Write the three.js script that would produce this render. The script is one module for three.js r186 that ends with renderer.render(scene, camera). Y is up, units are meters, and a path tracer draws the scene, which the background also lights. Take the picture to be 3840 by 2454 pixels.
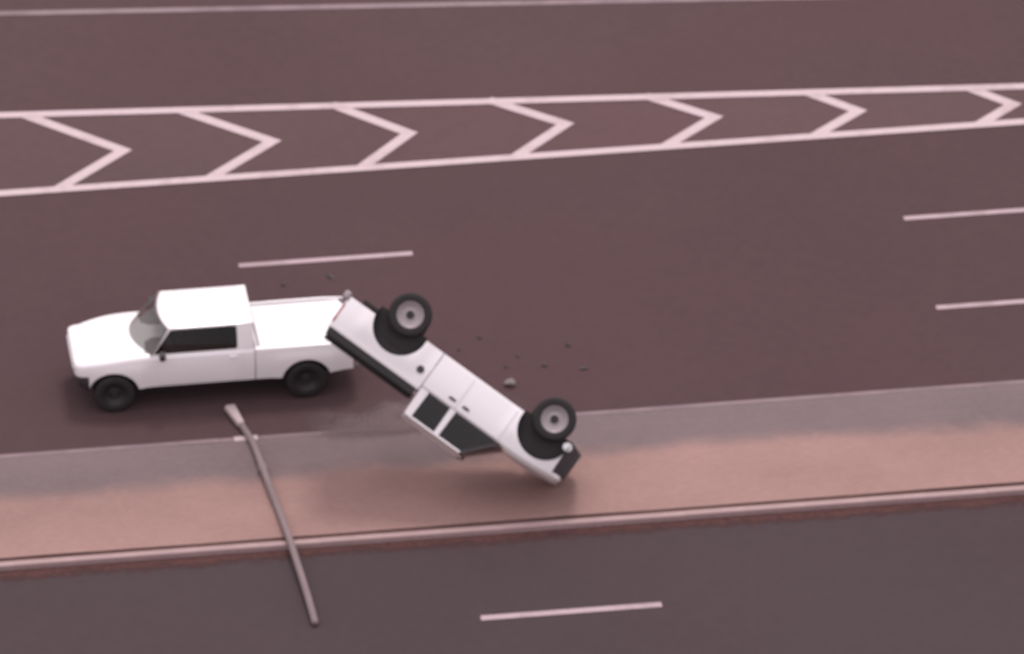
import * as THREE from 'three';
import { mergeGeometries, mergeVertices, toCreasedNormals } from 'three/addons/utils/BufferGeometryUtils.js';
import { RoundedBoxGeometry } from 'three/addons/geometries/RoundedBoxGeometry.js';

// ---------------------------------------------------------------- camera, sky, sun, exposure
const scene = new THREE.Scene();
const PITCH = THREE.MathUtils.degToRad(31.5), DIST = 150;
const camera = new THREE.PerspectiveCamera(4.2245, 1024 / 654, 1, 6000);
camera.position.set(0, DIST * Math.sin(PITCH), DIST * Math.cos(PITCH));
camera.lookAt(0, 0, 0);
camera.updateMatrixWorld();
camera.focus = 96; camera.userData.fStop = 2.4;      // the frame is soft all over: focus falls short of the road

const renderer = new THREE.WebGLRenderer({ antialias: true });
renderer.toneMapping = THREE.LinearToneMapping;
renderer.toneMappingExposure = 1.2;
renderer.shadowMap.enabled = true;
renderer.setSize(1024, 654);

function hazySky() {                       // thin bright haze, a little brighter high up
  const w = 64, h = 32, d = new Float32Array(w * h * 4);
  for (let j = 0; j < h; j++) for (let i = 0; i < w; i++) {
    const el = (j + 0.5) / h * Math.PI - Math.PI / 2, up = Math.max(0, Math.sin(el));
    const k = el < 0 ? 0.5 : 0.40 + 0.83 * up, o = (j * w + i) * 4;
    d[o] = 1.03 * k; d[o + 1] = 0.94 * k; d[o + 2] = 1.0 * k; d[o + 3] = 1;
  }
  const t = new THREE.DataTexture(d, w, h, THREE.RGBAFormat, THREE.FloatType);
  t.mapping = THREE.EquirectangularReflectionMapping; t.magFilter = THREE.LinearFilter; t.needsUpdate = true;
  return t;
}
scene.background = hazySky();
scene.environment = scene.background;

const sun = new THREE.DirectionalLight(new THREE.Color(1.0, 0.9, 0.86), 1.3);
sun.position.set(10, 85, -42);
sun.castShadow = true; sun.shadow.radius = 26; sun.shadow.mapSize.set(4096, 4096);
Object.assign(sun.shadow.camera, { left: -25, right: 25, top: 25, bottom: -25, near: 10, far: 200 });
scene.add(sun, sun.target);

// ---------------------------------------------------------------- helpers
let seed = 12345;
const rnd = () => ((seed = (seed * 1664525 + 1013904223) >>> 0) / 4294967296);
const lerp = (a, b, t) => a + (b - a) * t;
const clamp01 = (x) => Math.min(1, Math.max(0, x));
const smooth = (a, b, x) => { const t = clamp01((x - a) / (b - a)); return t * t * (3 - 2 * t); };
function hash(i, j, s) { let h = (i * 374761393 + j * 668265263 + s * 974711) | 0; h = Math.imul(h ^ (h >>> 13), 1274126177); return ((h ^ (h >>> 16)) >>> 0) / 4294967296; }
function vnoise(x, y, px, py, s) {         // value noise that repeats every px, py cells
  const i = Math.floor(x), j = Math.floor(y), fx = x - i, fy = y - j, u = fx * fx * (3 - 2 * fx), v = fy * fy * (3 - 2 * fy);
  const m = (a, b) => ((a % b) + b) % b, i0 = m(i, px), i1 = m(i + 1, px), j0 = m(j, py), j1 = m(j + 1, py);
  return lerp(lerp(hash(i0, j0, s), hash(i1, j0, s), u), lerp(hash(i0, j1, s), hash(i1, j1, s), u), v);
}
function fbm(u, v, cx, cy, oct, s) {       // u, v in 0..1
  let a = 0, k = 0.5, t = 0;
  for (let o = 0; o < oct; o++) { a += k * vnoise(u * cx, v * cy, cx, cy, s + o * 17); t += k; k *= 0.55; cx *= 2; cy *= 2; }
  return a / t;
}
function colorTex(w, h, repeatMetresU, repeatMetresV, fn) {   // fn -> linear rgb (and alpha)
  const d = new Uint8Array(w * h * 4), enc = (x) => Math.round(255 * (x <= 0.0031308 ? 12.92 * x : 1.055 * Math.pow(clamp01(x), 1 / 2.4) - 0.055));
  for (let j = 0; j < h; j++) for (let i = 0; i < w; i++) {
    const c = fn((i + 0.5) / w, (j + 0.5) / h), o = (j * w + i) * 4;
    d[o] = enc(c[0]); d[o + 1] = enc(c[1]); d[o + 2] = enc(c[2]); d[o + 3] = c[3] === undefined ? 255 : Math.round(255 * clamp01(c[3]));
  }
  const t = new THREE.DataTexture(d, w, h);
  t.colorSpace = THREE.SRGBColorSpace; t.magFilter = THREE.LinearFilter; t.wrapS = t.wrapT = THREE.RepeatWrapping;
  t.repeat.set(1 / repeatMetresU, 1 / repeatMetresV); t.needsUpdate = true;
  return t;
}
function greyTex(w, h, ru, rv, fn) {
  const t = colorTex(w, h, ru, rv, () => [0, 0, 0]); t.colorSpace = THREE.NoColorSpace; const d = t.image.data;
  for (let j = 0; j < h; j++) for (let i = 0; i < w; i++) { const v = Math.round(255 * clamp01(fn((i + 0.5) / w, (j + 0.5) / h))), o = (j * w + i) * 4; d[o] = d[o + 1] = d[o + 2] = v; d[o + 3] = 255; }
  return t;
}
const used = {};
const numbered = (n) => { const k = (used[n] = (used[n] ?? -1) + 1); return k ? `${n}_${String(k).padStart(3, '0')}` : n; };
const lit = (m) => { m.castShadow = m.receiveShadow = true; return m; };
function part(name, geometry, material, parent) { const m = lit(new THREE.Mesh(geometry, material)); m.name = name; parent.add(m); return m; }
function structure(name, geometry, material) { const m = part(numbered(name), geometry, material, scene); m.userData = { kind: 'structure' }; return m; }
function thing(name, label, category, group) { const o = new THREE.Group(); o.name = numbered(name); o.userData = { label, category }; if (group) o.userData.group = group; scene.add(o); return o; }
const PH = (o) => new THREE.MeshPhysicalMaterial(o), ST = (o) => new THREE.MeshStandardMaterial(o);
const rgb = (r, g, b) => new THREE.Color().setRGB(r, g, b);

// flat sheet from a ground polygon [[x, z], ...] with uv in metres
function sheet(poly, y) {
  const s = new THREE.Shape(poly.map(([x, z]) => new THREE.Vector2(x, -z)));
  const g = new THREE.ShapeGeometry(s); g.rotateX(-Math.PI / 2); g.translate(0, y, 0);
  const p = g.attributes.position, uv = g.attributes.uv;
  for (let i = 0; i < p.count; i++) uv.setXY(i, p.getX(i), p.getZ(i));
  return g;
}
// the lower road's own axes: u along it (to the right and away), v across it (towards the near kerb)
const RA = THREE.MathUtils.degToRad(7.85), ca = Math.cos(RA), sa = Math.sin(RA);
const road = (u, v) => [u * ca + v * sa, -u * sa + v * ca];
const strip = (u0, u1, v0, v1, y) => sheet([road(u0, v0), road(u1, v0), road(u1, v1), road(u0, v1)], y);

// ---------------------------------------------------------------- surfaces
const asphaltTex = (s, base, spread) => colorTex(1024, 1024, 24, 24, (u, v) => {
  const big = fbm(u, v, 5, 5, 4, s) - 0.5, hue = fbm(u, v, 4, 4, 2, s + 50) - 0.5, fine = fbm(u, v, 180, 180, 3, s + 90) - 0.5;
  const k = 1 + spread * big + 0.16 * fine;
  return [base[0] * k * (1 + 0.10 * hue), base[1] * k * (1 - 0.12 * hue), base[2] * k * (1 - 0.02 * hue)];
});
const grain = greyTex(512, 512, 3, 3, (u, v) => 0.6 * fbm(u, v, 120, 120, 2, 7) + 0.4 * fbm(u, v, 40, 40, 2, 9));
const asphalt = (s, base, spread = 0.22) => ST({ map: asphaltTex(s, base, spread), roughness: 0.95, bumpMap: grain, bumpScale: 0.004 });
const A_MAIN = asphalt(1, [0.063, 0.0325, 0.0350]);
const A_UPPER = asphalt(2, [0.069, 0.0365, 0.0388]);
const A_GORE = asphalt(3, [0.086, 0.0475, 0.0505], 0.22);
const A_LOWER = asphalt(4, [0.048, 0.0305, 0.0345]);
const sandTex = colorTex(1024, 1024, 30, 30, (u, v) => {
  const k = 1 + 0.3 * (fbm(u, v, 6, 6, 4, 21) - 0.5) + 0.25 * (fbm(u, v, 150, 150, 3, 22) - 0.5);
  return [0.27 * k, 0.168 * k, 0.15 * k];
});
const M_SAND = ST({ map: sandTex, roughness: 1, bumpMap: grain, bumpScale: 0.02 });
// painted lines: white paint with scuffed, dirtier patches of its own
const paintTex = colorTex(1024, 256, 12, 3, (u, v) => {
  const w = smooth(0.5, 0.78, fbm(u, v, 40, 10, 4, 31)), f = fbm(u, v, 300, 80, 2, 33) - 0.5;
  const k = 1 + 0.12 * f; return [lerp(0.51, 0.45, w) * k, lerp(0.412, 0.355, w) * k, lerp(0.428, 0.37, w) * k];
});
const M_PAINT = ST({ map: paintTex, roughness: 0.8 });
const dashTex = colorTex(1024, 256, 12, 3, (u, v) => {
  const w = smooth(0.45, 0.75, fbm(u, v, 40, 10, 4, 35)), k = 1 + 0.14 * (fbm(u, v, 300, 80, 2, 37) - 0.5);
  return [lerp(0.42, 0.34, w) * k, lerp(0.32, 0.255, w) * k, lerp(0.345, 0.275, w) * k];
});
const M_DASHLINE = ST({ map: dashTex, roughness: 0.85 });
const faintTex = colorTex(1024, 256, 14, 3.5, (u, v) => {
  const w = smooth(0.35, 0.7, fbm(u, v, 30, 8, 4, 41)), k = 1 + 0.15 * (fbm(u, v, 260, 60, 2, 43) - 0.5);
  return [lerp(0.235, 0.19, w) * k, lerp(0.175, 0.14, w) * k, lerp(0.187, 0.15, w) * k];
});
const M_FAINT = ST({ map: faintTex, roughness: 0.9 });

// ---------------------------------------------------------------- the setting
structure('terrain', sheet([[-2500, -2500], [2500, -2500], [2500, 2500], [-2500, 2500]], -0.03), M_SAND);
const FAR = 260;
const lineZ = (p, q) => (x) => p[1] + (q[1] - p[1]) * (x - p[0]) / (q[0] - p[0]);
const goreTop = lineZ([-9.01, -7.12], [9.06, -8.14]), goreLow = lineZ([-8.88, -4.42], [9.0, -6.90]), topEdge = lineZ([-9.19, -10.77], [3.8, -11.3]);
const RX = 24.05;                                                  // where the two lines of the hatched wedge meet
const upper_road = structure('upper_road', sheet([[-FAR, topEdge(-FAR) - 3], [RX, topEdge(RX) - 3], [RX, goreTop(RX)], [-FAR, goreTop(-FAR)]], 0), A_UPPER);
const main_road = structure('main_road', sheet([[-120, goreLow(-120)], [RX, goreLow(RX)], [RX, topEdge(RX) - 3], [FAR, topEdge(FAR) - 3], road(FAR, 2.9), road(-120, 2.9)], 0), A_MAIN);
const gore = structure('hatched_median', sheet([[-60, goreTop(-60)], [RX, goreTop(RX)], [-60, goreLow(-60)]], 0), A_GORE);
const lower_road = structure('lower_road', strip(-FAR, FAR, 6.30, 17, 0), A_LOWER);

function band(x0, x1, zf, w, y) { return sheet([[x0, zf(x0) - w / 2], [x1, zf(x1) - w / 2], [x1, zf(x1) + w / 2], [x0, zf(x0) + w / 2]], y); }
part('edge_line', band(-60, 60, topEdge, 0.17, 0.006), M_FAINT, upper_road);
part('border_line', band(-60, RX - 1, goreTop, 0.2, 0.012), M_PAINT, gore);
part('border_line', band(-60, RX - 1, goreLow, 0.2, 0.012), M_PAINT, gore);
// chevrons: upper foot, tip, lower foot (centre lines)
const chev = [[[-8.52, -7.10], [-6.8, -5.90], [-7.86, -4.60]], [[-5.8, -7.27], [-4.2, -6.22], [-5.21, -5.00]], [[-3.1, -7.45], [-1.80, -6.50], [-2.55, -5.40]],
  [[-0.33, -7.61], [0.94, -6.82], [0.12, -5.75]], [[2.45, -7.75], [3.56, -7.06], [2.73, -6.10]], [[5.27, -7.90], [6.1, -7.28], [5.34, -6.45]],
  [[8.13, -8.06], [8.84, -7.51], [8.25, -6.85]], [[-11.2, -6.95], [-9.35, -5.55], [-10.5, -4.25]], [[-13.9, -6.8], [-11.9, -5.2], [-13.15, -3.9]], [[10.9, -8.2], [11.5, -7.75], [11.05, -7.2]]];
for (const [a0, t, b0] of chev) {
  const a = [a0[0] - 0.09, a0[1] - 0.06], b = [b0[0] - 0.06, b0[1] + 0.07];
  const w = 0.108, off = (p, q) => { const dx = q[0] - p[0], dz = q[1] - p[1], l = Math.hypot(dx, dz); return [-dz / l * w, dx / l * w]; };
  const n1 = off(a, t), n2 = off(t, b), mx = (n1[0] + n2[0]), mz = n1[1] + n2[1], k = 2 * w * w / (mx * mx + mz * mz) ;
  const m = [mx * k, mz * k];
  part('chevron', sheet([[a[0] + n1[0], a[1] + n1[1]], [t[0] + m[0], t[1] + m[1]], [b[0] + n2[0], b[1] + n2[1]], [b[0] - n2[0], b[1] - n2[1]], [t[0] - m[0], t[1] - m[1]], [a[0] - n1[0], a[1] - n1[1]]], 0.007), M_PAINT, gore);
}
const dashA = [[-4.36, -1.36], [7.19, 10.2], [-15.9, -12.9]], dashB = [[7.22, 10.2], [-16, -13]], dashC = [[-1.72, 1.22], [9.8, 12.8], [-13.3, -10.3]];
for (const [u0, u1] of dashA) part('lane_dash', strip(u0, u1, -2.69, -2.56, 0.006), M_DASHLINE, main_road);
for (const [u0, u1] of dashB) part('lane_dash', strip(u0, u1, 0.30, 0.43, 0.006), M_DASHLINE, main_road);
for (const [u0, u1] of dashC) part('lane_dash', strip(u0, u1, 8.73, 8.87, 0.006), M_DASHLINE, lower_road);

// shoulder and sandy verge, one strip of ground that turns from grey grit to pink sand with a ragged border
{
  const nu = 120, nv = 14, L = 60, g = new THREE.PlaneGeometry(1, 1, nu, nv), p = g.attributes.position, uv = g.attributes.uv;
  for (let i = 0; i < p.count; i++) {
    const u = (p.getX(i)) * L, k = 0.5 - p.getY(i), v = lerp(2.9, 6.10, k), [x, z] = road(u, v);
    const h = 0.004 + 0.07 * smooth(0.3, 0.85, k) + 0.02 * (fbm(u / 60 + 0.5, k, 40, 4, 3, 61) - 0.5) * smooth(0.1, 0.4, k);
    p.setXYZ(i, x, h, z); uv.setXY(i, u / L + 0.5, k);
  }
  g.computeVertexNormals();
  const t = colorTex(2048, 256, 1, 1, (u, v) => {
    const n = fbm(u, v, 60, 4, 4, 51) - 0.5, b = fbm(u, v, 24, 2, 3, 55) - 0.5, f = fbm(u, v, 900, 60, 2, 53) - 0.5;
    const m = smooth(0.29, 0.50, v + 0.16 * n + 0.05 * b), k = 1 + 0.26 * b + 0.16 * f + 0.12 * n;
    return [lerp(0.152, 0.275, m) * k, lerp(0.114, 0.170, m) * k, lerp(0.117, 0.151, m) * k];
  });
  const verge = structure('sandy_verge', g, ST({ map: t, roughness: 1, bumpMap: grain, bumpScale: 0.01 }));
  part('edge_line', strip(-FAR, FAR, 2.86, 2.96, 0.008), M_FAINT, verge);
  part('worn_dash', strip(-5.05, -4.66, 2.84, 2.98, 0.0125), M_PAINT, verge);
  part('worn_dash', strip(-5.95, -5.30, 2.86, 2.97, 0.0125), M_FAINT, verge);
}
// far stretches of the verge beyond the modelled strip
for (const [a, b] of [[-FAR, -30], [30, FAR]]) structure('verge_ground', strip(a, b, 2.97, 6.12, 0.002), M_SAND);
// kerb, set off from the sand by an open joint
{
  const s = new THREE.Shape(); const w = 0.13, h = 0.10, r = 0.02;
  s.moveTo(0, -0.2); s.lineTo(w, -0.2); s.lineTo(w, h - r); s.quadraticCurveTo(w, h, w - r, h); s.lineTo(r, h); s.quadraticCurveTo(0, h, 0, h - r); s.closePath();
  const concrete = ST({ map: colorTex(512, 512, 6, 6, (u, v) => { const k = 1 + 0.3 * (fbm(u, v, 8, 8, 4, 71) - 0.5) + 0.2 * (fbm(u, v, 120, 120, 2, 73) - 0.5); return [0.36 * k, 0.255 * k, 0.25 * k]; }), roughness: 0.95 });
  const kerb = new THREE.Group(); kerb.name = 'kerb'; kerb.userData = { kind: 'structure' }; scene.add(kerb);
  const g = new THREE.ExtrudeGeometry(s, { depth: 0.992, bevelEnabled: true, bevelThickness: 0.004, bevelSize: 0.004, bevelOffset: -0.004, bevelSegments: 1, curveSegments: 3 });
  g.rotateY(Math.PI / 2);   // depth along +x, profile x -> -z
  g.scale(1, 1, -1); { const ix = g.index; if (!ix) { const p = g.attributes.position.array; for (let i = 0; i < p.length; i += 9) for (let c = 0; c < 3; c++) { const q = p[i + 3 + c]; p[i + 3 + c] = p[i + 6 + c]; p[i + 6 + c] = q; } } g.computeVertexNormals(); }
  for (let k = -16; k < 16; k++) { const m = part('kerb_stone', g, concrete, kerb); const [x, z] = road(k, 6.235); m.position.set(x, (hash(k, 3, 5) - 0.5) * 0.006, z); m.rotation.y = RA; }
  for (const [a, b] of [[-FAR, -16], [16, FAR]]) { const gg = new THREE.BoxGeometry(b - a, 0.20, 0.13); const m = part('kerb_run', gg, concrete, kerb); const [x, z] = road((a + b) / 2, 6.30); m.position.set(x, 0, z); m.rotation.y = RA; }
  structure('joint_soil', strip(-FAR, FAR, 6.05, 6.26, 0.042), ST({ color: rgb(0.15, 0.086, 0.078), roughness: 1 }));
  // red-brown strip along the foot of the kerb, petering out in a ragged edge
  const gl = 60, gg = strip(-gl / 2, gl / 2, 6.37, 6.83, 0.004), uv = gg.attributes.uv, gp = gg.attributes.position;
  for (let i = 0; i < gp.count; i++) { const x = gp.getX(i), z = gp.getZ(i); uv.setXY(i, (x * ca - z * sa) / gl + 0.5, (x * sa + z * ca - 6.37) / 0.46); }
  const dt = colorTex(2048, 64, 1, 1, (u, v) => { const n = fbm(u, v, 70, 2, 4, 111), f = fbm(u, v, 700, 6, 2, 113), k = 0.85 + 0.3 * f; return [0.082 * k, 0.034 * k, 0.031 * k, 0.9 * smooth(0.0, 0.9, 1.15 - 1.4 * v + 0.5 * (n - 0.5) + 0.6 * (f - 0.5))]; });
  part('kerb_foot_strip', gg, ST({ map: dt, transparent: true, roughness: 1 }), lower_road);
}
// dust haze and motion smear between the two trucks, painted as a thin sheet
{
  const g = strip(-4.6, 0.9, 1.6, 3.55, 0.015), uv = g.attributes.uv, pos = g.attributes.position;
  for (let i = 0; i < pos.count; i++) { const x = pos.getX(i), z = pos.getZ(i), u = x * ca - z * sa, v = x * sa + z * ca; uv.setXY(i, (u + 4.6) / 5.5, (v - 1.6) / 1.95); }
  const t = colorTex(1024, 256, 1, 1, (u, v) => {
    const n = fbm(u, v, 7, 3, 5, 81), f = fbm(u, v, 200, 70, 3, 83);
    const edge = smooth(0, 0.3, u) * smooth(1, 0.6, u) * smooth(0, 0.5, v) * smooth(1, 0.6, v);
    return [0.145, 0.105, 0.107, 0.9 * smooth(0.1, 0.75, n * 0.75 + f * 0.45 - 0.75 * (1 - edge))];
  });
  const m = part('haze_sheet', g, ST({ map: t, transparent: true, roughness: 1 }), scene);
  m.userData = { label: 'dust haze and motion smear painted as a thin sheet between the two white trucks', category: 'sand', kind: 'stuff' };
}

// ---------------------------------------------------------------- pickup trucks
// own axes: x forward, y up, z to its right; origin on the ground under the rear axle
const M_WHITE = PH({ color: rgb(0.87, 0.845, 0.855), roughness: 0.38, clearcoat: 0.6, clearcoatRoughness: 0.12 });
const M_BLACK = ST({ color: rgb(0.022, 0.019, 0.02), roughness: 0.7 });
const M_TRIM = ST({ color: rgb(0.035, 0.03, 0.031), roughness: 0.5 });
const M_RUBBER = ST({ color: rgb(0.02, 0.017, 0.018), roughness: 0.85 });
const M_STEEL = ST({ color: rgb(0.36, 0.32, 0.33), roughness: 0.45, metalness: 0.35 });
const M_GREYRIM = ST({ color: rgb(0.03, 0.026, 0.027), roughness: 0.5, metalness: 0.2 });
const M_GREYPOST = ST({ color: rgb(0.2, 0.175, 0.178), roughness: 0.5 });
const M_UNDER = ST({ color: rgb(0.035, 0.028, 0.027), roughness: 0.9 });
const M_SEAT = ST({ color: rgb(0.06, 0.052, 0.055), roughness: 0.95 });
const M_DASH = ST({ color: rgb(0.24, 0.21, 0.21), roughness: 0.9 });
const M_SCREEN = PH({ color: rgb(0.75, 0.75, 0.74), roughness: 0.03, transmission: 1, thickness: 0, ior: 1.5 });
const M_TINT = PH({ color: rgb(0.26, 0.24, 0.26), roughness: 0.04, transmission: 1, thickness: 0, ior: 1.5 });
const M_LENS = PH({ color: rgb(0.85, 0.84, 0.85), roughness: 0.12, clearcoat: 1 });
const M_REDLENS = PH({ color: rgb(0.30, 0.02, 0.02), roughness: 0.15, clearcoat: 1 });

// closed loft: rings of equal point count, [x, [ [z, y], ... ]]; the two ends are fanned shut
function loft(stations, crease = 0.6) {
  const pos = [], n = stations[0][1].length, P = (k, i) => { const [x, r] = stations[k], [z, y] = r[(i + n) % n]; return [x, y, z]; };
  for (let k = 0; k + 1 < stations.length; k++) for (let i = 0; i < n; i++) {
    const a = P(k, i), b = P(k, i + 1), c = P(k + 1, i + 1), d = P(k + 1, i);
    pos.push(...a, ...d, ...c, ...a, ...c, ...b);
  }
  for (const [k, flip] of [[0, false], [stations.length - 1, true]]) {
    const ring = stations[k][1].map(([z, y]) => new THREE.Vector2(z, y)), x = stations[k][0];
    const area = THREE.ShapeUtils.area(ring);
    for (const f of THREE.ShapeUtils.triangulateShape(ring, [])) {
      const t = f.map((q) => [x, ring[q].y, ring[q].x]); if (flip !== (area < 0)) t.reverse(); pos.push(...t[0], ...t[1], ...t[2]);
    }
  }
  const g = new THREE.BufferGeometry(); g.setAttribute('position', new THREE.Float32BufferAttribute(pos, 3));
  return finish(g, crease);
}
function finish(g, crease = 0.6) {
  for (const k of Object.keys(g.attributes)) if (k !== 'position') g.deleteAttribute(k);
  let m = mergeVertices(g, 1e-4); m = toCreasedNormals(m, crease);
  const p = m.attributes.position, uv = new Float32Array(p.count * 2);
  for (let i = 0; i < p.count; i++) { uv[2 * i] = p.getX(i); uv[2 * i + 1] = p.getY(i) + p.getZ(i); }
  m.setAttribute('uv', new THREE.BufferAttribute(uv, 2));
  return m;
}
// curved patch of sheet with a thickness; S(a, b) -> Vector3
function patch(S, a0, a1, b0, b1, na, nb, thick = 0.012) {
  const pos = [], V = (i, j, o) => {
    const a = lerp(a0, a1, i / na), b = lerp(b0, b1, j / nb), p = S(a, b);
    if (!o) return p;
    const e = 1e-3, n = S(a + e, b).sub(S(a - e, b)).cross(S(a, b + e).sub(S(a, b - e))).normalize();
    return p.addScaledVector(n, -o);
  };
  const quad = (p, q, r, s) => { for (const v of [p, q, r, p, r, s]) pos.push(v.x, v.y, v.z); };
  for (let i = 0; i < na; i++) for (let j = 0; j < nb; j++) {
    quad(V(i, j), V(i + 1, j), V(i + 1, j + 1), V(i, j + 1));
    quad(V(i, j, thick), V(i, j + 1, thick), V(i + 1, j + 1, thick), V(i + 1, j, thick));
  }
  for (let i = 0; i < na; i++) { quad(V(i, 0, thick), V(i + 1, 0, thick), V(i + 1, 0), V(i, 0)); quad(V(i, nb), V(i + 1, nb), V(i + 1, nb, thick), V(i, nb, thick)); }
  for (let j = 0; j < nb; j++) { quad(V(0, j), V(0, j + 1), V(0, j + 1, thick), V(0, j, thick)); quad(V(na, j, thick), V(na, j + 1, thick), V(na, j + 1), V(na, j)); }
  const g = new THREE.BufferGeometry(); g.setAttribute('position', new THREE.Float32BufferAttribute(pos, 3));
  return finish(g, 0.7);
}
const rbox = (w, h, d, r, x, y, z) => { const g = new RoundedBoxGeometry(w, h, d, 2, Math.min(r, w / 2.01, h / 2.01, d / 2.01)); g.translate(x, y, z); return g; };
const both = [-1, 1];

function pickup(root, q) {
  const { belt, sill, W, front, rear, wb, arch, archY, roof, cabRear, noseLow } = q;
  const halfW = (x) => {                                            // plan outline
    let w = W;
    if (x > front - 0.95) w -= 0.20 * Math.pow((x - front + 0.95) / 0.95, 2.4);
    if (x < rear + 0.5) w -= 0.04 * Math.pow((rear + 0.5 - x) / 0.5, 2);
    return w;
  };
  const top = (x) => x < q.hoodBase ? belt : belt - (belt - q.hoodNose) * Math.pow((x - q.hoodBase) / (front - q.hoodBase), 1.5) + 0.02 * Math.sin(Math.PI * (x - q.hoodBase) / (front - q.hoodBase));
  const archAt = (x, c) => { const d = Math.abs(x - c); return d < arch ? archY + Math.sqrt(arch * arch - d * d) : -1; };
  const low = (x, side) => Math.max(x > wb + arch * 0.97 ? noseLow : x < -arch * 0.97 ? q.rearLow : sill, archAt(x, 0), archAt(x, wb));
  const flare = (x) => { const d = Math.min(Math.abs(x), Math.abs(x - wb)); return 0.03 * smooth(arch + 0.22, arch, d); };
  // outer side at height y for station x
  const sideW = (x, y) => { const k = clamp01((y - sill) / (belt - sill)); return halfW(x) + flare(x) * smooth(1, 0.55, k) - 0.05 * Math.pow(k, 3) - 0.03 * Math.pow(1 - k, 2); };
  const STEPS = 9, NR = q.noseRound;
  const outer = (x, t) => { const b = Math.min(low(x), t - 0.085), r = []; for (let i = 0; i <= STEPS; i++) { const y = lerp(b, t - 0.08, i / STEPS); r.push([sideW(x, y), y]); } return r; };
  const mirror = (half) => [...half, ...half.slice().reverse().map(([z, y]) => [-z, y])];
  const closedRing = (x) => {                                       // nose and cab floor pan
    const t = top(x), o = outer(x, t), b = o[0][1], w = o[STEPS][0], ub = x > wb + arch * 0.97 ? b : Math.min(b, sill + 0.02);
    return mirror([[0.001, ub], [o[0][0] - 0.29, ub], [o[0][0] - 0.28, b], ...o, [w - 0.007, t - 0.048], [w - 0.024, t - 0.02], [w - 0.052, t - 0.003], [w - 0.09, t + 0.006], [w * 0.7, t + 0.022], [w * 0.35, t + 0.034], [0.001, t + 0.038]]);
  };
  const bedRing = (x) => {
    const t = q.rail, o = outer(x, t), b = o[0][1], w = o[STEPS][0], fl = q.bedFloor, hump = Math.max(fl, b + 0.03), ub = Math.min(b, fl - 0.04);
    const under = b > sill + 0.01 ? fl - 0.04 : sill + 0.08;
    return mirror([[0.001, fl - 0.04], [o[0][0] - 0.29, fl - 0.04], [o[0][0] - 0.28, Math.max(b, fl - 0.04)], [o[0][0] - 0.03, Math.max(b, fl - 0.04)], ...o, [w - 0.004, t - 0.035], [w - 0.016, t - 0.010], [w - 0.035, t], [w - 0.075, t], [w - 0.085, t - 0.012], [w - 0.09, Math.min(hump, t - 0.03)], [w - 0.30, Math.min(hump, t - 0.03)], [w - 0.305, fl], [0.001, fl]]);
  };
  const stops = (a, b) => {                                         // stations, denser round the arches
    const s = new Set([a, b]);
    for (let x = a; x < b; x += 0.06) s.add(+x.toFixed(3));
    for (const c of [0, wb]) { const e = Math.sqrt(Math.max(0.01, arch * arch - Math.pow(Math.max(0, sill - archY), 2))); for (let k = -12; k <= 12; k++) { const x = c + e * Math.sin(k / 12 * Math.PI / 2); if (x > a && x < b) s.add(+x.toFixed(4)); } for (const d of [-e - 0.002, e + 0.002]) if (c + d > a && c + d < b) s.add(+(c + d).toFixed(4)); }
    return [...s].sort((m, n) => m - n);
  };
  // nose and cab body, front end rounded off
  const st = stops(cabRear, front - NR).map((x) => [x, closedRing(x)]);
  const last = st[st.length - 1][1], cy = lerp(last[2][1], top(front - NR), 0.45);
  for (const [d, k] of [[0.3, 0.99], [0.55, 0.965], [0.75, 0.925], [0.9, 0.87], [0.975, 0.80], [1, 0.74]]) st.push([front - NR + d * NR, last.map(([z, y]) => [z * lerp(1, k, 0.7), cy + (y - cy) * k])]);
  const body = part('cab_body', loft(st), M_WHITE, root);
  // cargo bed
  const bed = part('cargo_bed', loft(stops(rear + 0.05, cabRear - 0.016).map((x) => [x, bedRing(x)])), M_WHITE, root);
  const tw = sideW(rear + 0.1, belt - 0.2) - 0.09;
  part('bed_front', rbox(0.03, q.rail - q.bedFloor - 0.01, 2 * tw, 0.01, cabRear - 0.045, (q.rail + q.bedFloor) / 2 - 0.004, 0), M_WHITE, bed);
  if (q.liner) { const l = cabRear - rear - 0.14, mx = (cabRear + rear) / 2 - 0.005, hh = q.rail - q.bedFloor - 0.02, my = q.bedFloor + hh / 2; part('bed_liner', mergeGeometries([rbox(l, 0.012, 2 * tw - 0.03, 0.004, mx, q.bedFloor + 0.012, 0), ...both.map((s) => rbox(l, hh, 0.03, 0.01, mx, my, s * (tw - 0.035))), ...[-1, 1].map((e) => rbox(0.03, hh, 2 * tw - 0.12, 0.01, mx + e * (l / 2 - 0.02), my, 0))]), M_BLACK, bed); }
  if (q.shadeStrip) for (const s of both) part('bed_shade_strip', rbox(cabRear - rear - 0.1, q.shadeStrip, 0.05, 0.015, (cabRear + rear) / 2, q.rail + q.shadeStrip / 2 - 0.004, s * (tw + 0.035)), M_BLACK, bed);  // black strip added above each rail, stands in for the shaded bed interior
  const tail = part('tailgate', rbox(0.055, q.rail - sill - 0.2, 2 * tw - 0.045, 0.018, rear + 0.04, (q.rail + sill + 0.2) / 2 - 0.003, 0), M_WHITE, root);
  part('handle', rbox(0.02, 0.05, 0.2, 0.008, rear + 0.008, q.rail - 0.13, 0), M_TRIM, tail);
  for (const s of both) part('tail_light', rbox(0.04, 0.32, 0.10, 0.012, rear + 0.035, q.rail - 0.27, s * (tw + 0.032)), M_REDLENS, root);
  if (q.cover) part('bed_cover', rbox(cabRear - rear - 0.16, 0.035, 2 * tw - 0.05, 0.012, (cabRear + rear) / 2 - 0.01, q.rail - 0.035, 0), M_WHITE, bed);
  part('rear_bumper', mergeGeometries([rbox(0.12, 0.14, 2 * W - 0.08, 0.04, rear - 0.02, sill + 0.15, 0), rbox(0.14, 0.04, 0.5, 0.02, rear - 0.05, sill + 0.24, 0)]), q.bumper, root);
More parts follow.
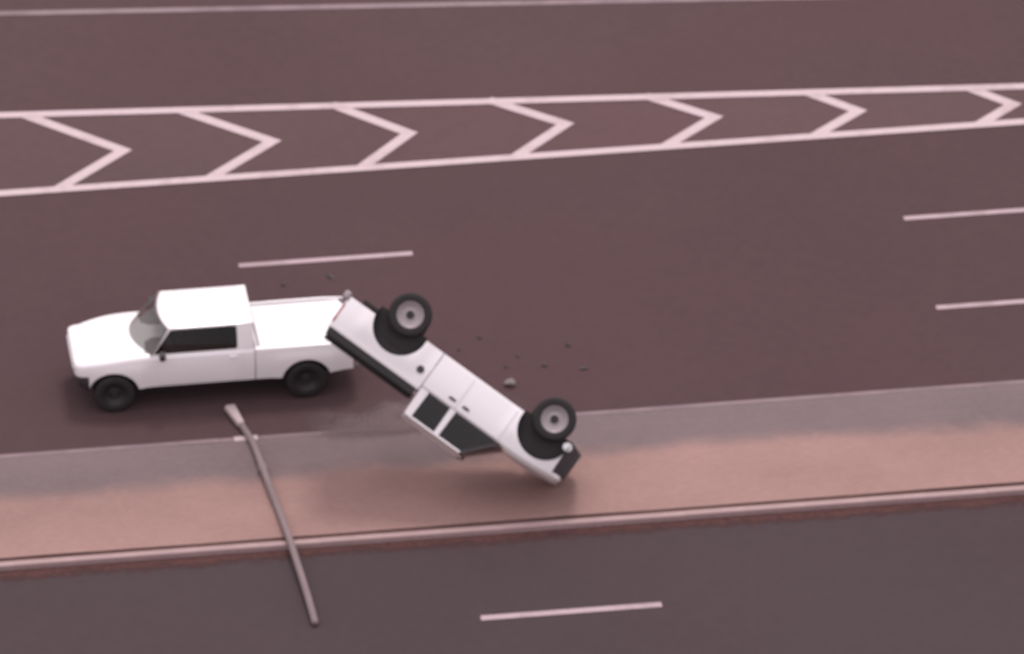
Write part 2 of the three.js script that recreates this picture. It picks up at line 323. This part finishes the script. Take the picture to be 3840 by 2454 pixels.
  // front bumper: black, wrapped round the nose
  {
    const bs = []; const lo = sill - 0.06, hi = Math.min(noseLow, top(front - 0.3) - 0.085) - 0.012;
    for (let k = 0; k <= 10; k++) { const x = lerp(wb + arch * 0.99, front + q.bumperOut, k / 10), e = k / 10, w = halfW(Math.min(x, front)) + 0.012 - (e > 0.8 ? 0.12 * (e - 0.8) / 0.2 : 0), hh = hi - (e > 0.9 ? 0.03 : 0), ll = lo + 0.08 * e;
      bs.push([x, mirror([[0.001, ll], [w - 0.08, ll], [w - 0.02, ll + 0.03], [w, lerp(ll, hh, 0.35)], [w, lerp(ll, hh, 0.75)], [w - 0.02, hh], [0.001, hh]])]); }
    const fb = part('front_bumper', loft(bs, 0.8), M_TRIM, root);
    part('number_plate', rbox(0.012, 0.11, 0.4, 0.004, front + q.bumperOut + 0.008, lo + 0.2, 0), M_LENS, fb);
  }
  const gy = (noseLow + q.hoodNose) / 2;
  const gr = part('grille', rbox(0.03, Math.max(0.07, (q.hoodNose - noseLow) * 0.62), W * 0.95, 0.012, front + 0.004, gy - 0.02, 0), q.grille, root);
  for (const k of [-1, 0, 1]) part('grille_bar', rbox(0.012, 0.012, W * 0.9, 0.004, front + 0.02, gy - 0.02 + k * 0.022, 0), M_STEEL, gr);
  for (const s of both) { const g = new THREE.SphereGeometry(1, 20, 12); g.scale(0.05, Math.max(0.045, (q.hoodNose - noseLow) * 0.34), 0.12); g.rotateY(s * -0.5); g.translate(front - 0.045, gy, s * (W * 0.66)); part('headlight', g, M_LENS, root); }
  if (q.cornerLamp) for (const s of both) { const g = new THREE.SphereGeometry(0.075, 20, 14); g.scale(1.15, 1, 0.5); g.rotateY(s * 0.15); g.translate(q.cornerLamp[0], q.cornerLamp[1], s * (halfW(q.cornerLamp[0]) + 0.012)); part('corner_lamp', g, M_LENS, root); }
  // bonnet: a separate sheet a few millimetres proud of the nose
  const hoodS = (a, b) => { const x = lerp(q.hoodBase + 0.14, front - NR - 0.01, b), w = halfW(x) - 0.16, t = top(x); return new THREE.Vector3(x + 0.03 * (1 - a * a), t + 0.036 - 0.024 * a * a + 0.009, a * w); };
  part('bonnet', patch((a, b) => hoodS(a, b), 1, -1, 0, 1, 12, 14, 0.02), M_WHITE, root);

  // ---- greenhouse
  const H = roof - belt, wB = W - 0.065, wT = q.roofHalf;
  const latAt = (y) => lerp(wB, wT, Math.pow(clamp01((y - belt) / H), 1.15));
  const baseF = (a) => q.screenBase + q.screenBow * (1 - a * a), topF = (a) => q.screenTop + 0.11 * (1 - a * a);
  const rearAt = (y) => lerp(cabRear + 0.005, q.roofRear, (y - belt) / H);
  for (const s of both) {
    const sh = new THREE.Shape(); sh.moveTo(cabRear + 0.005, belt - 0.01); sh.lineTo(q.screenBase, belt - 0.01); sh.lineTo(q.screenTop, roof); sh.lineTo(q.roofRear, roof); sh.closePath();
    const panes = q.windows.map((w) => w.map(([x, y]) => new THREE.Vector2(x, y)));
    const roundPoly = (pts, r) => { const path = new THREE.Path(); pts.forEach((p, i) => { const a = pts[(i + pts.length - 1) % pts.length], b = pts[(i + 1) % pts.length], da = a.clone().sub(p), db = b.clone().sub(p), ra = Math.min(r, da.length() * 0.4), rb = Math.min(r, db.length() * 0.4), A = p.clone().add(da.setLength(ra)), B = p.clone().add(db.setLength(rb)); if (i) path.lineTo(A.x, A.y); else path.moveTo(A.x, A.y); path.quadraticCurveTo(p.x, p.y, B.x, B.y); }); path.closePath(); return path; };
    panes.forEach((p) => sh.holes.push(roundPoly(p, 0.05)));
    const bend = (g) => { const p = g.attributes.position; for (let i = 0; i < p.count; i++) { const y = p.getY(i), d = p.getZ(i); p.setXYZ(i, p.getX(i), y, s * (latAt(y) - d)); } g.deleteAttribute('normal'); if (s > 0) { const ar = p.array; for (let i = 0; i < ar.length; i += 9) for (let c = 0; c < 3; c++) { const t = ar[i + 3 + c]; ar[i + 3 + c] = ar[i + 6 + c]; ar[i + 6 + c] = t; } } return finish(g, 0.5); };
    const fr = q.darkFrames ? null : part('pillar_frame', bend(new THREE.ExtrudeGeometry(sh, { depth: 0.035, bevelEnabled: false, curveSegments: 5 })), M_WHITE, root);
    if (q.darkFrames) {
      part('window_frame', bend(new THREE.ExtrudeGeometry(sh, { depth: 0.035, bevelEnabled: false, curveSegments: 5 })), M_TRIM, root);
      for (const [x0, x1] of q.posts) { const ps = new THREE.Shape([[x0, belt - 0.01], [x1, belt - 0.01], [x1 - 0.01, roof - 0.03], [x0 + 0.01, roof - 0.03]].map((v) => new THREE.Vector2(...v))); const eg = new THREE.ExtrudeGeometry(ps, { depth: 0.012, bevelEnabled: false }); eg.translate(0, 0, -0.008); part('door_post', bend(eg), M_WHITE, root); }
    }
    for (const p of panes) { const ps = new THREE.Shape(roundPoly(p, 0.05).getPoints(5)); const eg = new THREE.ExtrudeGeometry(ps, { depth: 0.006, bevelEnabled: false }); eg.translate(0, 0, 0.016); part('window', bend(eg), M_TINT, root); }
    if (q.mirrors) { const m = part('door_mirror', rbox(0.10, 0.13, 0.17, 0.035, q.screenBase - 0.16, belt + 0.07, s * (W + 0.09)), M_TRIM, root); part('mirror_glass', rbox(0.006, 0.10, 0.14, 0.002, q.screenBase - 0.213, belt + 0.07, s * (W + 0.09)), M_STEEL, m); }
  }
  const shieldS = (a, b) => { const y = lerp(belt - 0.005, roof, b), k = Math.pow(Math.max(0, b), 0.93); return new THREE.Vector3(lerp(baseF(a), topF(a), k), y, a * latAt(y)); };
  part('windscreen', patch(shieldS, 0.978, -0.978, 0.02, 0.965, 14, 8, 0.006), M_SCREEN, root);
  part('screen_frame', mergeGeometries([patch(shieldS, 1, 0.98, 0, 1, 2, 8, 0.03), patch(shieldS, -0.98, -1, 0, 1, 2, 8, 0.03), patch(shieldS, 0.98, -0.98, 0.968, 1, 14, 2, 0.03)]), q.darkFrames ? M_TRIM : M_GREYPOST, root);
  const backS = (a, b) => { const y = lerp(belt - 0.01, roof, b); return new THREE.Vector3(rearAt(y), y, a * latAt(y)); };
  part('rear_window', patch(backS, -0.8, 0.8, 0.25, 0.85, 6, 4, 0.006), M_TINT, root);
  part('cab_back', mergeGeometries([patch(backS, -1, 1, 0, 0.25, 6, 2, 0.03), patch(backS, -1, 1, 0.85, 1, 6, 2, 0.03), patch(backS, -1, -0.8, 0.25, 0.85, 2, 3, 0.03), patch(backS, 0.8, 1, 0.25, 0.85, 2, 3, 0.03)]), M_WHITE, root);
  const roofS = (a, b) => { const xr = q.roofRear - 0.012, xf = topF(a) + 0.012, x = lerp(xr, xf, b), e = Math.pow(Math.abs(2 * b - 1), 8); return new THREE.Vector3(x, roof + (q.crown ?? 0.055) * (1 - Math.pow(Math.abs(a), 5)) * (1 - e) * (1 - 0.25 * a * a) - 0.004 + 0.006 * Math.sin(8 * a) * 0, a * (wT + 0.012)); };
  part('roof', patch(roofS, 1, -1, 0, 1, 24, 20, 0.03), M_WHITE, root);
  // doors, a few millimetres proud of the side
  for (const s of both) for (const [d0, d1, hx, hy] of q.doors) {
    const S = (a, b) => { const x = lerp(d0, d1, a), y = lerp(Math.max(sill + 0.05, low(x) + 0.02), belt - 0.045, b); return new THREE.Vector3(x, y, s * (sideW(x, y) + 0.006)); };
    const dr = part('door', patch(S, s < 0 ? 0 : 1, s < 0 ? 1 : 0, 1, 0, 12, 8, 0.01), M_WHITE, root);
    part('handle', rbox(0.13, 0.045, 0.04, 0.015, hx, hy, s * (sideW(hx, hy) + 0.02)), q.handle, dr);
  }
  if (q.fuelFlap) { const [x, y] = q.fuelFlap; const g = new THREE.CylinderGeometry(0.065, 0.065, 0.02, 20); g.rotateX(Math.PI / 2); g.translate(x, y, -(sideW(x, y) + 0.004)); part('fuel_cap', g, M_TRIM, root); }
  // cabin
  part('dashboard', rbox(0.42, 0.16, 2 * wB - 0.12, 0.05, q.screenBase - 0.10, belt - 0.045, 0), M_DASH, root);
  for (const z of [-0.36, 0.36]) { part('seat', mergeGeometries([rbox(0.5, 0.16, 0.5, 0.05, cabRear + 0.75, belt - 0.12, z), rbox(0.14, 0.52, 0.48, 0.05, cabRear + 0.46, belt + 0.12, z)]), M_SEAT, root); }
  { const g = new THREE.TorusGeometry(0.18, 0.016, 8, 24); g.rotateY(Math.PI / 2); g.rotateZ(-0.4); g.translate(q.screenBase - 0.42, belt + 0.05, -0.36); part('steering_wheel', g, M_BLACK, root); }
  // chassis
  const under = [];
  for (const s of both) under.push(rbox(front - rear - 0.5, 0.12, 0.08, 0.02, (front + rear) / 2, sill + 0.08, s * 0.42));
  for (const x of [-0.45, 0.7, 1.5, wb - 0.3, wb + 0.45]) under.push(rbox(0.09, 0.08, 0.86, 0.02, x, sill + 0.08, 0));
  under.push(rbox(wb - 2 * arch - 0.1, 0.012, 2 * W - 0.2, 0.004, wb / 2, sill + 0.006, 0), rbox(0.86, 0.4, 2 * W - 0.64, 0.05, wb, sill + 0.2, 0));
  under.push(rbox(0.7, 0.22, 0.36, 0.06, 0.95, sill + 0.06, 0.17), rbox(0.62, 0.24, 0.4, 0.08, wb - 0.2, sill + 0.07, 0), rbox(front - rear - 1.0, 0.03, 2 * W - 0.5, 0.01, (front + rear) / 2, sill + 0.16, 0));
  const cyl = (r, l, x, y, z, axis) => { const g = new THREE.CylinderGeometry(r, r, l, 14); if (axis === 'z') g.rotateX(Math.PI / 2); else g.rotateZ(Math.PI / 2); g.translate(x, y, z); return g; };
  under.push(cyl(0.04, wb - 0.5, wb / 2, sill + 0.03, -0.05), cyl(0.035, 2.6, 0.9, sill + 0.02, 0.28), cyl(0.09, 0.55, 0.4, sill + 0.02, 0.28));
  part('chassis', mergeGeometries(under.map((g) => { const n = g.index ? g.toNonIndexed() : g; return n; })), M_UNDER, root);
  for (const x of [0, wb]) { const ax = new THREE.SphereGeometry(0.14, 16, 12); ax.translate(x, q.hubY, 0.05); part('axle', mergeGeometries([cyl(0.05, 2 * W - 0.3, x, q.hubY, 0, 'z'), ax]), M_UNDER, root); }
  for (const x of [0, wb]) for (const s of both) {
    const e = Math.asin(clamp01((sill - archY) / arch)), a0 = Math.max(0, e) - (archY > sill ? Math.asin((archY - sill) / arch) * 0.95 : 0), zo = sideW(x, sill + 0.2) - 0.025;
    const S = (a, b) => { const t = lerp(a0, Math.PI - a0, a), r = arch - 0.008; return new THREE.Vector3(x + r * Math.cos(t), archY + r * Math.sin(t), s * lerp(zo, zo - 0.30, b)); };
    part('wheel_liner', mergeGeometries([patch(S, s > 0 ? 0 : 1, s > 0 ? 1 : 0, 0, 1, 24, 2, -0.006), finish(new THREE.ExtrudeGeometry(new THREE.Shape([...Array(25)].map((_, k) => { const t = lerp(a0, Math.PI - a0, k / 24); return new THREE.Vector2(x + (arch - 0.01) * Math.cos(t), archY + (arch - 0.01) * Math.sin(t)); }).concat([new THREE.Vector2(x - arch + 0.01, sill - 0.05), new THREE.Vector2(x + arch - 0.01, sill - 0.05)])), { depth: 0.01, bevelEnabled: false }).translate(0, 0, s * (zo - 0.225) - 0.005))]), M_BLACK, root);
  }
  // wheels
  const R = q.tyre, tw2 = 0.115;
  const prof = [[0.60, -0.92], [0.68, -1.0], [0.84, -1.04], [0.95, -0.95], [1.0, -0.72], [1.0, -0.3], [0.985, -0.28], [0.985, -0.2], [1.0, -0.18], [1.0, 0.18], [0.985, 0.2], [0.985, 0.28], [1.0, 0.3], [1.0, 0.72], [0.95, 0.95], [0.84, 1.04], [0.68, 1.0], [0.60, 0.92], [0.60, -0.92]].map(([r, y]) => new THREE.Vector2(r * R, y * tw2));
  const tyreG = new THREE.LatheGeometry(prof, 48);
  const rp = [[0.02, 0.62], [0.10, 0.66], [0.14, 0.64], [0.17, 0.38], [0.34, 0.30], [0.44, 0.55], [0.50, 0.62], [0.53, 0.6], [0.56, 0.88], [0.615, 0.95], [0.62, 0.88], [0.59, 0.5], [0.57, -0.9], [0.61, -0.95]].map(([r, y]) => new THREE.Vector2(r * R, y * tw2));
  const rimG = new THREE.LatheGeometry(rp.reverse(), 48);
  const capG = new THREE.CylinderGeometry(0.17 * R, 0.19 * R, 0.03, 20); capG.translate(0, 0.66 * tw2, 0);
  for (const x of [0, wb]) for (const s of both) {
    const w = new THREE.Group(); w.name = 'wheel'; root.add(w); w.position.set(x, q.hubY, s * (W - 0.10)); w.rotation.x = s * Math.PI / 2; if (x > 0 && q.steer) w.rotation.order = 'YXZ', w.rotation.y = q.steer;
    part('tyre', tyreG, M_RUBBER, w); part('rim', rimG, q.rim, w); part('hub_cap', capG, M_BLACK, w);
  }
}

// the pickup that is still on its wheels
const truckA = thing('pickup_truck', 'white pickup truck upright on its wheels on the asphalt with a covered bed', 'pickup truck');
pickup(truckA, { belt: 1.0, rail: 1.0, sill: 0.42, W: 0.80, front: 3.86, rear: -0.84, rearLow: 0.47, wb: 3.22, arch: 0.42, archY: 0.33, roof: 1.43, cabRear: 0.86, noseLow: 0.66, hoodBase: 2.55, hoodNose: 0.84,
  bedFloor: 0.66, screenBase: 2.58, screenBow: 0.36, screenTop: 2.28, bumperOut: -0.03, noseRound: 0.2, grille: M_WHITE, roofRear: 0.87, roofHalf: 0.60, hubY: 0.34, tyre: 0.34, cover: true, mirrors: true, rim: M_GREYRIM, bumper: M_STEEL, handle: M_WHITE,
  windows: [[[1.14, 1.01], [2.555, 1.01], [2.25, 1.40], [1.14, 1.40]]], doors: [[1.08, 2.48, 1.22, 0.90]] });
{ const h = THREE.MathUtils.degToRad(8.3), f = [-Math.cos(h), Math.sin(h)], l = [Math.sin(h), Math.cos(h)];   // heading left and slightly nearer
  truckA.position.set(-3.42 - 0.82 * l[0], 0.006, 2.28 - 0.82 * l[1]);
  truckA.rotation.y = Math.PI + h; }

// the pickup that is rolling over: nose down on the verge, wheels in the air
const truckB = thing('overturned_pickup', 'white pickup truck tipped over nose down with its wheels in the air', 'pickup truck');
pickup(truckB, { belt: 1.03, rail: 1.095, sill: 0.36, W: 0.82, front: 3.55, rear: -1.0, rearLow: 0.50, wb: 2.9, arch: 0.47, archY: 0.42, roof: 1.53, cabRear: 0.83, noseLow: 0.885, hoodBase: 2.36, hoodNose: 0.945,
  bedFloor: 0.74, screenBase: 2.40, screenBow: 0.20, screenTop: 1.95, roofRear: 0.88, roofHalf: 0.70, crown: 0.03, hubY: 0.175, tyre: 0.36, cover: false, liner: true, mirrors: false, rim: M_STEEL, bumper: M_STEEL, handle: M_TRIM,
  fuelFlap: [0.655, 0.80], cornerLamp: [3.34, 0.42], bumperOut: 0.06, noseRound: 0.07, grille: M_TRIM, darkFrames: true, posts: [[0.84, 0.99], [1.42, 1.53]], shadeStrip: 0.13,
  windows: [[[1.00, 1.05], [1.41, 1.05], [1.41, 1.524], [1.00, 1.524]], [[1.54, 1.05], [2.34, 1.05], [1.92, 1.524], [1.54, 1.524]]], doors: [[1.51, 2.34, 1.63, 0.885], [0.86, 1.47, 1.36, 0.885]] });
truckB.quaternion.set(0.9060, -0.2994, 0.0735, 0.2901).normalize();   // roof down and to the left, left side up, nose low
truckB.position.set(-1.586, 2.752, 3.926);

// ---------------------------------------------------------------- lamp post knocked flat across the verge
{
  const post = thing('lamp_post', 'bent pale grey lamp post lying across the sandy verge and kerb', 'lamp post');
  post.position.set(-3.16, 0, 9.15);
  const pts = [[-3.16, 0.062, 9.15], [-3.30, 0.10, 8.4], [-3.62, 0.165, 6.85], [-3.80, 0.145, 6.0], [-3.98, 0.125, 5.2], [-4.14, 0.10, 4.45], [-4.30, 0.07, 3.75], [-4.50, 0.066, 3.2]].map(([x, y, z]) => new THREE.Vector3(x + 3.16, y, z - 9.15));
  const curve = new THREE.CatmullRomCurve3(pts), g = new THREE.TubeGeometry(curve, 90, 1, 12, false), p = g.attributes.position, c = new THREE.Vector3();
  for (let i = 0; i < p.count; i++) { const k = Math.floor(i / 13) / 90; curve.getPointAt(k, c); const rad = lerp(0.06, 0.058, k) + 0.02 * Math.exp(-Math.pow((k - 0.76) / 0.012, 4)); p.setXYZ(i, c.x + (p.getX(i) - c.x) * rad, c.y + (p.getY(i) - c.y) * rad, c.z + (p.getZ(i) - c.z) * rad); }
  const galv = ST({ map: colorTex(256, 256, 1, 1, (u, v) => { const k = 1 + 0.3 * (fbm(u, v, 10, 6, 4, 101) - 0.5); return [0.215 * k, 0.165 * k, 0.168 * k]; }), roughness: 0.75, metalness: 0.1 });
  g.computeVertexNormals(); part('shaft', g, galv, post);
  for (const [k, r] of [[0, 0.06], [1, 0.058]]) { const q = new THREE.SphereGeometry(r, 12, 8); const e = curve.getPointAt(k); q.translate(e.x, e.y, e.z); part('end_cap', q, galv, post); }
  const h = new RoundedBoxGeometry(0.20, 0.12, 0.62, 3, 0.05); { const q = h.attributes.position; for (let i = 0; i < q.count; i++) q.setX(i, q.getX(i) * (1 - 0.35 * (q.getZ(i) / 0.62 + 0.5))); h.computeVertexNormals(); }
  const head = part('lamp_head', h, ST({ color: rgb(0.42, 0.34, 0.345), roughness: 0.6 }), post);
  head.position.set(-4.60 + 3.16, 0.075, 2.95 - 9.15); head.rotation.y = 0.36;
}
// ---------------------------------------------------------------- bits broken off in the crash
{
  const bit = (sx, sy, sz) => { const g = new THREE.IcosahedronGeometry(0.5, 1), p = g.attributes.position; for (let i = 0; i < p.count; i++) { const k = 0.75 + 0.5 * hash(Math.round(p.getX(i) * 50), Math.round(p.getY(i) * 50), Math.round(p.getZ(i) * 50)); p.setXYZ(i, p.getX(i) * sx * k, Math.max(-0.3, p.getY(i) * k) * sy, p.getZ(i) * sz * k); } g.computeVertexNormals(); return g; };
  const pale = part(numbered('broken_fragment'), bit(0.18, 0.12, 0.16), ST({ color: rgb(0.22, 0.19, 0.19), roughness: 0.8 }), scene);
  pale.position.set(-0.04, 0.06, 1.87); pale.userData = { label: 'pale grey fragment lying on the asphalt behind the overturned pickup', category: 'debris' };
  const gs = [bit(0.16, 0.07, 0.1), bit(0.1, 0.06, 0.12), bit(0.22, 0.05, 0.08)];
  const spots = [[-0.9, 0.75], [-0.55, 0.35], [0.1, 0.95], [0.55, 1.25], [0.95, 0.6], [1.2, 1.35], [-0.1, 1.3], [-3.9, -1.35], [-3.1, -1.62]];
  spots.forEach(([x, z], i) => { const m = part(numbered('black_fragment'), gs[i % 3], M_TRIM, scene); m.position.set(x, 0.02, z); m.rotation.y = rnd() * 6; m.scale.setScalar(0.4 + 0.4 * rnd()); m.userData = { label: 'small black plastic fragment scattered on the asphalt', category: 'debris', group: 'black fragments scattered on the road' }; });
}

renderer.render(scene, camera);
